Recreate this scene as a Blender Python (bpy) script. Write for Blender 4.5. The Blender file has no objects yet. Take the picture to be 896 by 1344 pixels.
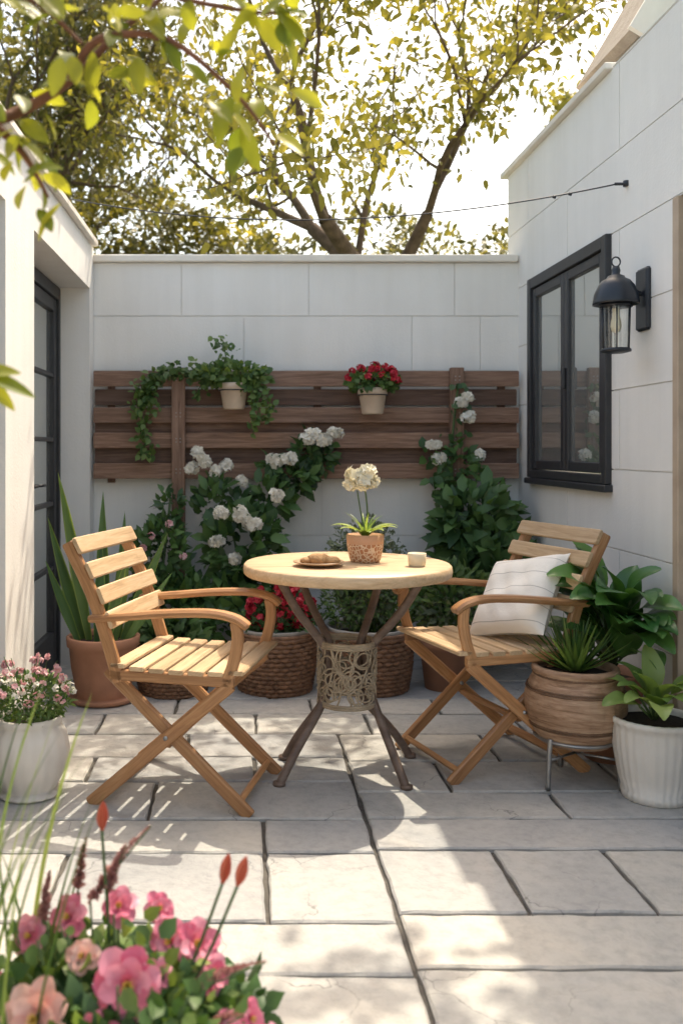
import bpy, math, random
import numpy as np
from mathutils import Vector, Matrix
random.seed(7); rng=np.random.default_rng(7)
scene=bpy.context.scene
col=scene.collection
R=math.radians

# ------------------------------------------------------------ helpers
def grp(name,loc=(0,0,0),rz=0.0):
    e=bpy.data.objects.new(name,None); e.location=loc; e.rotation_euler=(0,0,rz)
    e.empty_display_size=.1; col.objects.link(e); return e

class Acc:
    def __init__(s): s.V=[]; s.n=0; s.L=[]; s.T=[]; s.M=[]; s.S=[]
    def add(s,v,f,m=0,smooth=True):
        v=np.asarray(v,float).reshape(-1,3)
        if isinstance(f,np.ndarray):
            k,c=f.shape; s.L.append((f+s.n).ravel()); s.T.append(np.full(k,c))
        else:
            k=len(f); s.L.append(np.array([i+s.n for q in f for i in q])); s.T.append(np.array([len(q) for q in f]))
        s.M.append(np.full(k,m)); s.S.append(np.full(k,smooth)); s.V.append(v); s.n+=len(v)
    def build(s,name,mats,parent=None,loc=None):
        V=np.concatenate(s.V); L=np.concatenate(s.L); T=np.concatenate(s.T)
        me=bpy.data.meshes.new(name)
        me.vertices.add(len(V)); me.vertices.foreach_set('co',V.ravel())
        me.loops.add(len(L)); me.loops.foreach_set('vertex_index',L.astype(np.int32))
        st=np.concatenate([[0],np.cumsum(T)[:-1]])
        me.polygons.add(len(T)); me.polygons.foreach_set('loop_start',st.astype(np.int32))
        me.polygons.foreach_set('loop_total',T.astype(np.int32))
        me.polygons.foreach_set('material_index',np.concatenate(s.M).astype(np.int32))
        me.polygons.foreach_set('use_smooth',np.concatenate(s.S).astype(bool))
        for m in (mats if isinstance(mats,(list,tuple)) else [mats]): me.materials.append(m)
        me.update(calc_edges=True); me.validate()
        o=bpy.data.objects.new(name,me); col.objects.link(o)
        if parent: o.parent=parent
        if loc: o.location=loc
        return o
    def box(s,a,b,m=0):
        x0,x1=sorted((a[0],b[0])); y0,y1=sorted((a[1],b[1])); z0,z1=sorted((a[2],b[2]))
        v=[(x0,y0,z0),(x1,y0,z0),(x1,y1,z0),(x0,y1,z0),(x0,y0,z1),(x1,y0,z1),(x1,y1,z1),(x0,y1,z1)]
        s.add(v,[(3,2,1,0),(4,5,6,7),(0,1,5,4),(1,2,6,5),(2,3,7,6),(3,0,4,7)],m,False)
    def cbox(s,a,b,c=.004,m=0):
        x0,x1=sorted((a[0],b[0])); y0,y1=sorted((a[1],b[1])); z0,z1=sorted((a[2],b[2]))
        v=[]
        def oct_(z,i):
            X0,X1,Y0,Y1=x0+i,x1-i,y0+i,y1-i
            return [(X0+c,Y0,z),(X1-c,Y0,z),(X1,Y0+c,z),(X1,Y1-c,z),(X1-c,Y1,z),(X0+c,Y1,z),(X0,Y1-c,z),(X0,Y0+c,z)]
        for r in [oct_(z0,c),oct_(z0+c,0),oct_(z1-c,0),oct_(z1,c)]: v+=r
        f=[tuple(reversed(range(8))),tuple(range(24,32))]
        for k in range(3):
            for i in range(8):
                j=(i+1)%8; f.append((k*8+i,k*8+j,k*8+8+j,k*8+8+i))
        s.add(v,f,m,False)
    def tube(s,pts,rad,seg=8,m=0,cap=True):
        P=[Vector(p) for p in pts]; n=len(P)
        if not hasattr(rad,'__len__'): rad=[rad]*n
        t0=(P[1]-P[0]).normalized()
        a=t0.orthogonal().normalized(); v=[]
        for i in range(n):
            t=(P[min(i+1,n-1)]-P[max(i-1,0)])
            t=t.normalized() if t.length>1e-9 else t0
            a=(a-t*a.dot(t)); a=a.normalized() if a.length>1e-6 else t.orthogonal().normalized()
            b=t.cross(a)
            for k in range(seg):
                th=2*math.pi*k/seg
                v.append(P[i]+(a*math.cos(th)+b*math.sin(th))*rad[i])
        f=[]
        for i in range(n-1):
            for k in range(seg):
                k2=(k+1)%seg; f.append((i*seg+k,i*seg+k2,(i+1)*seg+k2,(i+1)*seg+k))
        if cap: f.append(tuple(reversed(range(seg)))); f.append(tuple(range((n-1)*seg,n*seg)))
        s.add([tuple(q) for q in v],f,m,True)
    def lathe(s,prof,c=(0,0,0),seg=48,m=0,rfun=None):
        v=[];f=[];n=len(prof)
        for i,(r,z) in enumerate(prof):
            for k in range(seg):
                th=2*math.pi*k/seg; rr=r*(rfun(th,z) if rfun else 1)
                v.append((c[0]+rr*math.cos(th),c[1]+rr*math.sin(th),c[2]+z))
        for i in range(n-1):
            for k in range(seg):
                k2=(k+1)%seg; f.append((i*seg+k,i*seg+k2,(i+1)*seg+k2,(i+1)*seg+k))
        s.add(v,f,m,True)
    def torus(s,c,r,rt,seg=40,m=0,ts=8):
        pts=[(c[0]+r*math.cos(2*math.pi*k/seg),c[1]+r*math.sin(2*math.pi*k/seg),c[2]) for k in range(seg+1)]
        s.tube(pts,rt,ts,m,False)

def nrm(a): return a/np.maximum(np.linalg.norm(a,axis=-1,keepdims=True),1e-9)
def leaves(acc,P,D,N,size,wr=.5,fold=.2,droop=.15,m=0):
    P=np.asarray(P,float); n=len(P)
    if n==0: return
    D=nrm(D); S=nrm(np.cross(D,N)); U=np.cross(S,D)
    size=np.broadcast_to(np.asarray(size,float),(n,))
    T=np.array([(0,0,0),(.22,.42,fold*.4),(.6,.44,fold*.35-droop*.3),(1,0,-droop),(.6,-.44,fold*.35-droop*.3),(.22,-.42,fold*.4),(.5,0,0)])
    V=P[:,None,:]+size[:,None,None]*(T[None,:,0:1]*D[:,None,:]+T[None,:,1:2]*wr*S[:,None,:]+T[None,:,2:3]*U[:,None,:])
    base=(np.arange(n)*7)[:,None]
    q1=base+np.array([[0,1,2,6]]); q2=base+np.array([[0,6,4,5]])
    acc.add(V.reshape(-1,3),np.concatenate([q1,q2]),m,True)
    F=np.concatenate([base+np.array([[6,2,3]]),base+np.array([[6,3,4]])])
    k=len(F); acc.L.append((F+acc.n-7*n).ravel()); acc.T.append(np.full(k,3)); acc.M.append(np.full(k,m)); acc.S.append(np.full(k,True))
def rdir(n):
    return nrm(rng.normal(size=(n,3)))
def blob(acc,c,r,n,size,m=0,up=.3,out=(0,-.6,0.5),wr=.55,droop=.25,shell=.45):
    d=rdir(n); rad=(shell+(1-shell)*rng.random((n,1))**.6)
    P=np.array(c)+d*np.array(r)*rad
    D=nrm(d*.8+rdir(n)*.7+np.array([0,0,up]))
    N=nrm(np.array(out)+rdir(n)*.55+d*.3)
    leaves(acc,P,D,N,size*(.6+.7*rng.random(n)),wr=wr,droop=droop,m=m)
def vine(acc,pts,n,spread,size,m=0,stem=None,sr=.003):
    P=np.array(pts,float); seg=rng.integers(0,len(P)-1,n); t=rng.random((n,1))
    Q=P[seg]*(1-t)+P[seg+1]*t
    d=rdir(n); D=nrm(d+np.array([0,-.3,-.35]))
    leaves(acc,Q+rng.normal(size=(n,3))*spread,D,nrm(np.array([0,-.8,.5])+rdir(n)*.5),size*(.6+.7*rng.random(n)),wr=.75,m=m)
    if stem is not None: acc.tube(pts,sr,5,stem)
def florets(acc,c,rad,n,size,m=0,petals=5,hemi=None):
    d=rdir(n)
    if hemi is not None:
        h=np.array(hemi,float); h/=np.linalg.norm(h)
        dd=(d@h); d=np.where((dd<-.3)[:,None],-d,d)
    P=np.array(c)+d*np.array(rad)*(.85+.25*rng.random((n,1)))
    a=nrm(np.cross(d,rdir(n))); b=np.cross(d,a)
    for k in range(petals):
        th=2*math.pi*k/petals
        D=a*math.cos(th)+b*math.sin(th)+d*.35
        leaves(acc,P,D,d,size*(.85+.3*rng.random(n)),wr=.85,fold=.15,droop=.05,m=m)
def blade(acc,base,d,up,L,w,prof='lance',bend=.3,fold=.15,seg=10,m=0,twist=0,wave=0):
    p=Vector(base); d=Vector(d).normalized(); u=Vector(up); s=d.cross(u).normalized(); u=s.cross(d)
    v=[];f=[]
    for i in range(seg+1):
        t=i/seg
        if prof=='lance': ww=w*min(1,(.35+1.6*t))*(1-t**2.2)
        elif prof=='grass': ww=w*(1-t)**.7
        elif prof=='oval': ww=w*(math.sin(math.pi*min(1,t*.97+.015))**.75)*(1-.25*t)
        elif prof=='petal': ww=w*min(1,.25+t*1.25)*math.sqrt(max(0,1-((max(t,.55)-.55)/.46)**2))
        ww=max(ww,.0004)*.5
        wv=math.sin(t*14+L*50)*wave*w
        for k in (-1,-.5,0,.5,1):
            v.append(tuple(p+s*ww*k+u*(fold*ww*abs(k)*1.0+wv*abs(k)*(1 if k>0 else -1))))
        p=p+d*(L/seg)
        rot=Matrix.Rotation(-bend/seg*(.4+1.2*t),3,s)
        d=rot@d; u=rot@u
        if twist:
            r2=Matrix.Rotation(twist/seg,3,d); s=r2@s; u=r2@u
    for i in range(seg):
        for k in range(4):
            a=i*5+k; f.append((a,a+1,a+6,a+5))
    acc.add(v,f,m,True)

# ------------------------------------------------------------ materials
def newmat(name):
    m=bpy.data.materials.new(name); m.use_nodes=True; nt=m.node_tree; nt.nodes.clear()
    out=nt.nodes.new('ShaderNodeOutputMaterial'); b=nt.nodes.new('ShaderNodeBsdfPrincipled')
    nt.links.new(b.outputs[0],out.inputs[0]); return m,nt,b,out
def N(nt,t,**kw):
    n=nt.nodes.new(t)
    for k,v in kw.items():
        if k in n.inputs: n.inputs[k].default_value=v
        else: setattr(n,k,v)
    return n
def ramp(nt,fac,stops):
    r=nt.nodes.new('ShaderNodeValToRGB'); e=r.color_ramp.elements
    e[0].position=stops[0][0]; e[0].color=(*stops[0][1],1); e[1].position=stops[-1][0]; e[1].color=(*stops[-1][1],1)
    for p,c in stops[1:-1]:
        x=e.new(p); x.color=(*c,1)
    nt.links.new(fac,r.inputs[0]); return r.outputs[0]
def mixc(nt,fac,a,b,mode='MIX'):
    m=nt.nodes.new('ShaderNodeMix'); m.data_type='RGBA'; m.blend_type=mode
    for s,v in ((0,fac),(6,a),(7,b)):
        if hasattr(v,'links'): nt.links.new(v,m.inputs[s])
        else: m.inputs[s].default_value=v if s==0 else (*v,1)
    return m.outputs[2]
def bump(nt,b,h,strength=.3,dist=.01):
    n=N(nt,'ShaderNodeBump',Strength=strength,Distance=dist); nt.links.new(h,n.inputs['Height']); nt.links.new(n.outputs[0],b.inputs['Normal'])
def noise(nt,scale,detail=5,vec=None,rough=.55,dist=0):
    n=N(nt,'ShaderNodeTexNoise',Scale=scale,Detail=detail,Roughness=rough,Distortion=dist)
    if vec is not None: nt.links.new(vec,n.inputs['Vector'])
    return n.outputs[0]
def objco(nt): return N(nt,'ShaderNodeTexCoord').outputs['Object']

def simple(name,c1,c2=None,scale=12,rough=.6,bs=.2,bd=.004,metal=0,spec=.5):
    m,nt,b,o=newmat(name); v=objco(nt); f=noise(nt,scale,6,v)
    c2=c2 or tuple(x*.75 for x in c1)
    nt.links.new(ramp(nt,f,[(.3,c2),(.7,c1)]),b.inputs['Base Color'])
    b.inputs['Roughness'].default_value=rough; b.inputs['Metallic'].default_value=metal
    b.inputs['Specular IOR Level'].default_value=spec
    bump(nt,b,noise(nt,scale*6,4,v),bs,bd); return m
def leafmat(name,dark,light,trans=.35,rough=.45,tcol=None,spec=.4,nzc=None):
    m,nt,b,o=newmat(name)
    g=N(nt,'ShaderNodeNewGeometry')
    c=ramp(nt,g.outputs['Random Per Island'],[(0,dark),(.55,tuple((a+d)/2 for a,d in zip(dark,light))),(1,light)])
    nz=noise(nt,2.2,3,objco(nt)); c=mixc(nt,.55,c,ramp(nt,nz,[(.35,(.45,.5,.5)),(.65,(1.35,1.3,1.1))]),'MULTIPLY') if not nzc else c
    nt.links.new(c,b.inputs['Base Color']); b.inputs['Roughness'].default_value=rough; b.inputs['Specular IOR Level'].default_value=spec
    t=N(nt,'ShaderNodeBsdfTranslucent'); tc=mixc(nt,1.0,c,tcol or (1.9,1.7,.7),'MULTIPLY'); nt.links.new(tc,t.inputs[0])
    ms=N(nt,'ShaderNodeMixShader'); ms.inputs[0].default_value=trans
    nt.links.new(b.outputs[0],ms.inputs[1]); nt.links.new(t.outputs[0],ms.inputs[2]); nt.links.new(ms.outputs[0],o.inputs[0])
    return m
def woodmat(name,dark,mid,light,rough=.5,uv=True,gs=24,mscale=None):
    m,nt,b,o=newmat(name)
    tc=N(nt,'ShaderNodeTexCoord'); oi=N(nt,'ShaderNodeObjectInfo')
    mp=N(nt,'ShaderNodeMapping'); mp.inputs['Scale'].default_value=mscale or (1.6,gs,gs if not uv else 1)
    nt.links.new(tc.outputs['UV' if uv else 'Object'],mp.inputs[0])
    cx=N(nt,'ShaderNodeCombineXYZ'); mm=N(nt,'ShaderNodeMath',operation='MULTIPLY'); mm.inputs[1].default_value=37
    nt.links.new(oi.outputs['Random'],mm.inputs[0]); nt.links.new(mm.outputs[0],cx.inputs[0]); nt.links.new(mm.outputs[0],cx.inputs[2])
    va=N(nt,'ShaderNodeVectorMath',operation='ADD'); nt.links.new(mp.outputs[0],va.inputs[0]); nt.links.new(cx.outputs[0],va.inputs[1])
    f=noise(nt,2.2,8,va.outputs[0],.6,.9); f2=noise(nt,9,4,va.outputs[0],.6,.3)
    c=ramp(nt,f,[(.28,dark),(.5,mid),(.72,light)])
    c=mixc(nt,.35,c,ramp(nt,f2,[(.3,(.55,.5,.45)),(.6,(1.1,1.1,1.1))]),'MULTIPLY')
    rv=N(nt,'ShaderNodeMapRange'); rv.inputs[3].default_value=.78; rv.inputs[4].default_value=1.18; nt.links.new(oi.outputs['Random'],rv.inputs[0])
    hs=N(nt,'ShaderNodeHueSaturation'); nt.links.new(c,hs.inputs['Color']); nt.links.new(rv.outputs[0],hs.inputs['Value'])
    nt.links.new(hs.outputs[0],b.inputs['Base Color']); b.inputs['Roughness'].default_value=rough
    bump(nt,b,f2,.25,.002); return m

def stucco(name,c=(.85,.835,.8)):
    m,nt,b,o=newmat(name); v=objco(nt)
    big=noise(nt,1.3,5,v,.6); fine=noise(nt,90,5,v)
    cc=ramp(nt,big,[(.3,tuple(x*.9 for x in c)),(.7,c)])
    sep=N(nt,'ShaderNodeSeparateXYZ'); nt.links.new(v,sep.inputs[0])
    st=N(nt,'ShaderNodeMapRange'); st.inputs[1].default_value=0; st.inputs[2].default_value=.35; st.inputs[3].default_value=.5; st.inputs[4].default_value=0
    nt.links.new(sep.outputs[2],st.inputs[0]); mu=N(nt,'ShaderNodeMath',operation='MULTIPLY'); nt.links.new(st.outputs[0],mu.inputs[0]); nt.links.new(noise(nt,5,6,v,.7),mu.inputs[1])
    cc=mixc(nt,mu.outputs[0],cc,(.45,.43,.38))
    mp=N(nt,'ShaderNodeMapping'); mp.inputs['Scale'].default_value=(9,9,.7); nt.links.new(v,mp.inputs[0])
    cc=mixc(nt,.35,cc,ramp(nt,noise(nt,1,5,mp.outputs[0],.6),[(.35,(.88,.875,.86)),(.6,(1,1,1))]),'MULTIPLY')
    nt.links.new(cc,b.inputs['Base Color']); b.inputs['Roughness'].default_value=.85; b.inputs['Specular IOR Level'].default_value=.25
    mid_=noise(nt,14,4,v); ad=N(nt,'ShaderNodeMath',operation='ADD'); nt.links.new(fine,ad.inputs[0]); nt.links.new(mid_,ad.inputs[1])
    bump(nt,b,ad.outputs[0],.3,.004); return m

M_wall=stucco('stucco_white'); M_cream=stucco('stucco_cream',(.8,.73,.62)); M_cap=simple('stone_cap',(.82,.78,.7),(.72,.67,.6),6,.8,.2)
M_int=simple('interior_dark',(.08,.08,.08),None,4,.9)
M_frame=simple('frame_charcoal',(.035,.037,.042),(.025,.026,.03),20,.45,.05)
M_frame2=simple('lamp_black',(.02,.025,.035),None,20,.35,.05)
M_steel=simple('steel_dull',(.4,.4,.4),(.3,.3,.3),20,.35,.05,metal=.8)
def glassmat(name,base,fac):
    m,nt,b,o=newmat(name); b.inputs['Base Color'].default_value=(*base,1); b.inputs['Roughness'].default_value=.6
    g=N(nt,'ShaderNodeBsdfGlossy'); g.inputs['Color'].default_value=(.9,.93,.92,1); g.inputs['Roughness'].default_value=.015
    ms=N(nt,'ShaderNodeMixShader'); fr=N(nt,'ShaderNodeFresnel'); fr.inputs[0].default_value=1.5
    ad=N(nt,'ShaderNodeMath',operation='ADD'); ad.use_clamp=True; nt.links.new(fr.outputs[0],ad.inputs[0]); ad.inputs[1].default_value=fac
    nt.links.new(ad.outputs[0],ms.inputs[0]); nt.links.new(b.outputs[0],ms.inputs[1]); nt.links.new(g.outputs[0],ms.inputs[2]); nt.links.new(ms.outputs[0],o.inputs[0])
    nz=noise(nt,1.5,2,objco(nt)); bp=N(nt,'ShaderNodeBump',Strength=.06,Distance=.02); nt.links.new(nz,bp.inputs['Height']); nt.links.new(bp.outputs[0],g.inputs['Normal'])
    return m
M_glass=glassmat('window_glass',(.26,.26,.24),.42)
M_glassd=glassmat('door_glass',(.16,.16,.155),.4)
def clearglass():
    m,nt,b,o=newmat('lantern_glass'); t=N(nt,'ShaderNodeBsdfTransparent'); t.inputs[0].default_value=(.93,.95,.94,1)
    g=N(nt,'ShaderNodeBsdfGlossy'); g.inputs['Roughness'].default_value=.03
    ms=N(nt,'ShaderNodeMixShader'); ms.inputs[0].default_value=.14; nt.links.new(t.outputs[0],ms.inputs[1]); nt.links.new(g.outputs[0],ms.inputs[2]); nt.links.new(ms.outputs[0],o.inputs[0]); return m
M_clear=clearglass()
M_fence=woodmat('fence_wood',(.13,.068,.043),(.235,.135,.09),(.34,.215,.155),.6)
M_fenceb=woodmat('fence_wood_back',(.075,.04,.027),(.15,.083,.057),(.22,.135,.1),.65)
M_teak=woodmat('teak_frame',(.29,.135,.055),(.45,.23,.1),(.55,.32,.16),.42)
M_slat=woodmat('teak_slat',(.44,.29,.16),(.59,.42,.25),(.66,.5,.33),.45)
M_top=woodmat('table_top_wood',(.48,.32,.18),(.61,.44,.27),(.67,.52,.35),.45,uv=False,gs=14)
M_leg=woodmat('table_leg_wood',(.07,.05,.04),(.13,.09,.07),(.2,.15,.12),.5,uv=False,gs=6)
M_wick=simple('wicker_brown',(.3,.165,.095),(.12,.062,.035),30,.6,.3)
M_rattan=simple('rattan_tan',(.44,.36,.26),(.26,.2,.13),25,.6,.3)
M_terra=simple('terracotta',(.42,.21,.13),(.3,.15,.09),7,.8,.2)
M_terral=simple('terracotta_pale',(.66,.55,.44),(.54,.43,.34),9,.8,.2)
M_white=simple('ceramic_white',(.76,.73,.68),(.64,.61,.56),5,.45,.08)
M_soil=simple('soil',(.05,.035,.025),(.02,.015,.01),30,.95,1,.01)
M_barrel=woodmat('barrel_wood',(.17,.09,.045),(.34,.21,.13),(.47,.33,.22),.55,uv=False,mscale=(3.5,3.5,26))
M_hoop=simple('barrel_hoop',(.2,.11,.06),(.1,.055,.03),20,.6,.3)
M_bark=simple('bark',(.19,.13,.09),(.08,.055,.035),14,.9,.8,.02)
M_barkr=simple('bark_red',(.22,.09,.045),(.12,.05,.03),14,.8,.5,.01)
M_stem=simple('stem_green',(.08,.14,.04),(.05,.09,.03),20,.6,.1)
L_dark=leafmat('leaf_dark',(.026,.07,.025),(.095,.185,.055),.2)
L_mid=leafmat('leaf_mid',(.045,.11,.03),(.15,.23,.07),.3)
L_sage=leafmat('leaf_sage',(.08,.11,.07),(.2,.24,.15),.25)
L_tree=leafmat('leaf_tree',(.11,.12,.03),(.34,.31,.08),.5,.5,(1.65,1.5,.75))
L_tree2=leafmat('leaf_tree_olive',(.07,.08,.03),(.2,.19,.075),.42,.5,(1.65,1.5,.8))
L_fore=leafmat('leaf_foreground',(.13,.18,.025),(.4,.4,.06),.5,.4,(1.6,1.5,.6))
L_snake=leafmat('leaf_snake',(.06,.14,.05),(.17,.28,.09),.2)
L_broad=leafmat('leaf_broad',(.04,.13,.035),(.12,.26,.06),.25,.3,None,.6,nzc=1)
L_lime=leafmat('leaf_lime',(.13,.23,.06),(.32,.42,.14),.35,.35,nzc=1)
F_white=leafmat('petal_white',(.75,.73,.65),(.88,.86,.8),.25,.6,(1,1,.95),nzc=1)
F_cream=leafmat('petal_cream',(.78,.72,.54),(.88,.85,.74),.25,.6,(1,1,.9),nzc=1)
F_red=leafmat('petal_red',(.35,.015,.03),(.65,.05,.09),.25,.5,(1.2,.6,.6),nzc=1)
F_pink=leafmat('petal_pink',(.74,.17,.29),(.86,.42,.52),.3,.5,(1.05,.85,.9),nzc=1)
F_peach=leafmat('petal_peach',(.8,.46,.4),(.88,.66,.6),.3,.5,(1.1,.9,.85),nzc=1)
F_palep=leafmat('petal_palepink',(.65,.35,.4),(.8,.62,.62),.3,.5,(1.1,.8,.8),nzc=1)
F_bud=leafmat('bud_red',(.5,.08,.04),(.65,.18,.1),.2,.5,(1,.6,.6),nzc=1)
F_plume=leafmat('plume_mauve',(.36,.15,.14),(.6,.36,.32),.3,.7,(1,.8,.8),nzc=1)
F_yel=simple('stamen_yellow',(.75,.5,.08),None,30,.7)

# ------------------------------------------------------------ planks with UV grain
def cat(pts,k=6):
    P=[Vector(p) for p in pts]
    if len(P)==2: return P
    out=[]
    for i in range(len(P)-1):
        a=P[max(i-1,0)];b=P[i];c=P[i+1];d=P[min(i+2,len(P)-1)]
        for j in range(k):
            t=j/k
            out.append(.5*((2*b)+(c-a)*t+(2*a-5*b+4*c-d)*t*t+(3*b-a-3*c+d)*t**3))
    out.append(P[-1]); return out
def plank(name,pts,w,h,mat,parent,side=(0,1,0),ch=.003):
    P=cat(pts); s=Vector(side).normalized(); V=[];UV=[];F=[];n=len(P)
    ring=[(-w/2+ch,-h/2),(w/2-ch,-h/2),(w/2,-h/2+ch),(w/2,h/2-ch),(w/2-ch,h/2),(-w/2+ch,h/2),(-w/2,h/2-ch),(-w/2,-h/2+ch)]
    us=[0]
    for i in range(8):
        a=ring[i];b=ring[(i+1)%8]; us.append(us[-1]+math.hypot(a[0]-b[0],a[1]-b[1]))
    rows=[]
    t0=(P[1]-P[0]).normalized(); t1=(P[-1]-P[-2]).normalized()
    stations=[(P[0],t0,.88,0.0)]+[(P[0]+t0*ch,t0,1,ch)]
    d=0
    for i in range(1,n-1):
        d+=(P[i]-P[i-1]).length; stations.append((P[i],(P[i+1]-P[i-1]).normalized(),1,d))
    d+=(P[-1]-P[-2]).length
    stations+= [(P[-1]-t1*ch,t1,1,d-ch),(P[-1],t1,.88,d)]
    for (p,t,k,dd) in stations:
        sd=(s-t*s.dot(t)).normalized(); u=t.cross(sd)
        for (a,b) in ring: V.append(tuple(p+sd*a*k+u*b*k))
        rows.append(dd)
    for i in range(len(stations)-1):
        for k in range(8):
            k2=(k+1)%8; F.append((i*8+k,i*8+k2,(i+1)*8+k2,(i+1)*8+k))
            UV+=[(rows[i],us[k]),(rows[i],us[k+1]),(rows[i+1],us[k+1]),(rows[i+1],us[k])]
    F.append(tuple(reversed(range(8)))); UV+=[(0,us[k]) for k in reversed(range(8))]
    e=(len(stations)-1)*8; F.append(tuple(range(e,e+8))); UV+=[(d,us[k]) for k in range(8)]
    me=bpy.data.meshes.new(name); me.from_pydata(V,[],F); uvl=me.uv_layers.new(name='UVMap')
    uvl.data.foreach_set('uv',np.array(UV).ravel()); me.materials.append(mat); me.update()
    o=bpy.data.objects.new(name,me); col.objects.link(o); o.parent=parent; return o

# ------------------------------------------------------------ ground & paving
g=Acc(); g.add([(-200,-200,-.05),(200,-200,-.05),(200,200,-.05),(-200,200,-.05)],[(0,1,2,3)],0,False)
g.build('ground',simple('soil_grass',(.09,.12,.05),(.06,.08,.03),3,.95))
g=Acc(); g.add([(-1.3,-2,-.014),(1.8,-2,-.014),(1.8,5.1,-.014),(-1.3,5.1,-.014)],[(0,1,2,3)],0,False)
g.build('paving_joints',simple('joint_sand',(.12,.11,.095),(.06,.055,.05),40,.95,.6))
def stone():
    m,nt,b,o=newmat('flagstone'); v=objco(nt); geo=N(nt,'ShaderNodeNewGeometry')
    a=ramp(nt,geo.outputs['Random Per Island'],[(0,(.34,.345,.35)),(.35,(.4,.4,.395)),(.7,(.44,.435,.415)),(1,(.48,.465,.43))])
    off=N(nt,'ShaderNodeVectorMath',operation='ADD'); sc=N(nt,'ShaderNodeMath',operation='MULTIPLY'); sc.inputs[1].default_value=19
    nt.links.new(geo.outputs['Random Per Island'],sc.inputs[0]); nt.links.new(v,off.inputs[0]); nt.links.new(sc.outputs[0],off.inputs[1])
    n1=noise(nt,2.6,8,off.outputs[0],.65,.6); n2=noise(nt,28,8,off.outputs[0],.7); n3=noise(nt,7,8,off.outputs[0],.62,1.2)
    a=mixc(nt,.9,a,ramp(nt,n1,[(.3,(.76,.78,.81)),(.5,(.97,.97,.97)),(.7,(1.12,1.08,1.03))]),'MULTIPLY')
    a=mixc(nt,.7,a,ramp(nt,n2,[(.3,(.72,.72,.73)),(.55,(1.04,1.04,1.04))]),'MULTIPLY')
    vo=N(nt,'ShaderNodeTexVoronoi',feature='DISTANCE_TO_EDGE'); vo.inputs['Scale'].default_value=2.1
    wn=N(nt,'ShaderNodeTexNoise',Scale=5.0,Detail=6.0); nt.links.new(off.outputs[0],wn.inputs['Vector'])
    w2=N(nt,'ShaderNodeVectorMath',operation='SCALE'); w2.inputs[3].default_value=.35; nt.links.new(wn.outputs[1],w2.inputs[0])
    w3=N(nt,'ShaderNodeVectorMath',operation='ADD'); nt.links.new(off.outputs[0],w3.inputs[0]); nt.links.new(w2.outputs[0],w3.inputs[1]); nt.links.new(w3.outputs[0],vo.inputs['Vector'])
    cr=ramp(nt,vo.outputs[0],[(0,(0,0,0)),(.006,(1,1,1))])
    crk=mixc(nt,ramp(nt,noise(nt,1.7,2,off.outputs[0]),[(.52,(0,0,0)),(.6,(.55,.55,.55))]),(1,1,1),cr)
    a=mixc(nt,1,a,crk,'MULTIPLY')
    nt.links.new(a,b.inputs['Base Color']); b.inputs['Roughness'].default_value=.62
    s=N(nt,'ShaderNodeMath',operation='ADD'); nt.links.new(n3,s.inputs[0]); s2=N(nt,'ShaderNodeMath',operation='MULTIPLY'); s2.inputs[1].default_value=.3; nt.links.new(n2,s2.inputs[0]); nt.links.new(s2.outputs[0],s.inputs[1])
    bump(nt,b,s.outputs[0],.65,.014); return m
M_stone=stone()
pav=Acc()
def slab(x0,x1,y0,y1):
    gp=.0065; x0+=gp;x1-=gp;y0+=gp;y1-=gp
    def edge(a,b):
        n=max(3,int((Vector(b)-Vector(a)).length/.05)); return [tuple(Vector(a).lerp(Vector(b),i/n)) for i in range(n)]
    pts=edge((x0,y0,0),(x1,y0,0))+edge((x1,y0,0),(x1,y1,0))+edge((x1,y1,0),(x0,y1,0))+edge((x0,y1,0),(x0,y0,0))
    z=random.uniform(-.002,.002); tx=random.uniform(-.002,.002); ty=random.uniform(-.002,.002)
    cx,cy=(x0+x1)/2,(y0+y1)/2; n=len(pts); rings=[[],[],[]]
    for p in pts:
        jx=random.gauss(0,.0018); jy=random.gauss(0,.0018); zz=z+tx*(p[0]-cx)+ty*(p[1]-cy)
        ins=random.uniform(.003,.007)
        dx=1 if p[0]<cx else -1; dy=1 if p[1]<cy else -1
        rings[0].append((p[0]+jx,p[1]+jy,-.03)); rings[1].append((p[0]+jx,p[1]+jy,zz-.005))
        ex=dx*ins if min(abs(p[0]-x0),abs(p[0]-x1))<1e-4 else 0; ey=dy*ins if min(abs(p[1]-y0),abs(p[1]-y1))<1e-4 else 0
        rings[2].append((p[0]+jx+ex,p[1]+jy+ey,zz))
    v=rings[0]+rings[1]+rings[2]; f=[]
    for k in range(2):
        for i in range(n):
            j=(i+1)%n; f.append((k*n+i,k*n+j,(k+1)*n+j,(k+1)*n+i))
    f.append(tuple(range(2*n,3*n))); pav.add(v,f,0,False)
def row(xa,xb,y0,y1,js):
    xs=[xa]+list(js)+[xb]
    for a,b in zip(xs[:-1],xs[1:]): slab(a,b,y0,y1)
Lrows=[(-1.0,-.4,[-.5]),(-.4,.2,[-.7,-.1]),(.2,.7,[-.45]),(.7,1.2,[-.75,-.05]),(1.2,1.62,[-.5,.1]),(1.62,2.0,[-.28]),(2.0,2.226,[-.62]),(2.226,2.61,[-.5,.06]),(2.61,2.845,[-.78,.06]),(2.845,3.17,[-.3]),(3.17,3.42,[-.55,.04]),(3.42,3.7,[-.22])]
for a,b,j in Lrows: row(-1.25,.38,a,b,j)
Rrows=[(-1.0,-.3,[1.1]),(-.3,.4,[.9]),(.4,.95,[1.2]),(.95,1.55,[.85]),(1.55,2.03,[1.25]),(2.03,2.27,[1.32]),(2.27,2.63,[.712,1.03]),(2.63,2.85,[1.38]),(2.85,3.07,[1.02]),(3.07,3.38,[.7,1.3]),(3.38,3.7,[.95])]
for a,b,j in Rrows: row(.38,1.75,a,b,j)
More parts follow.
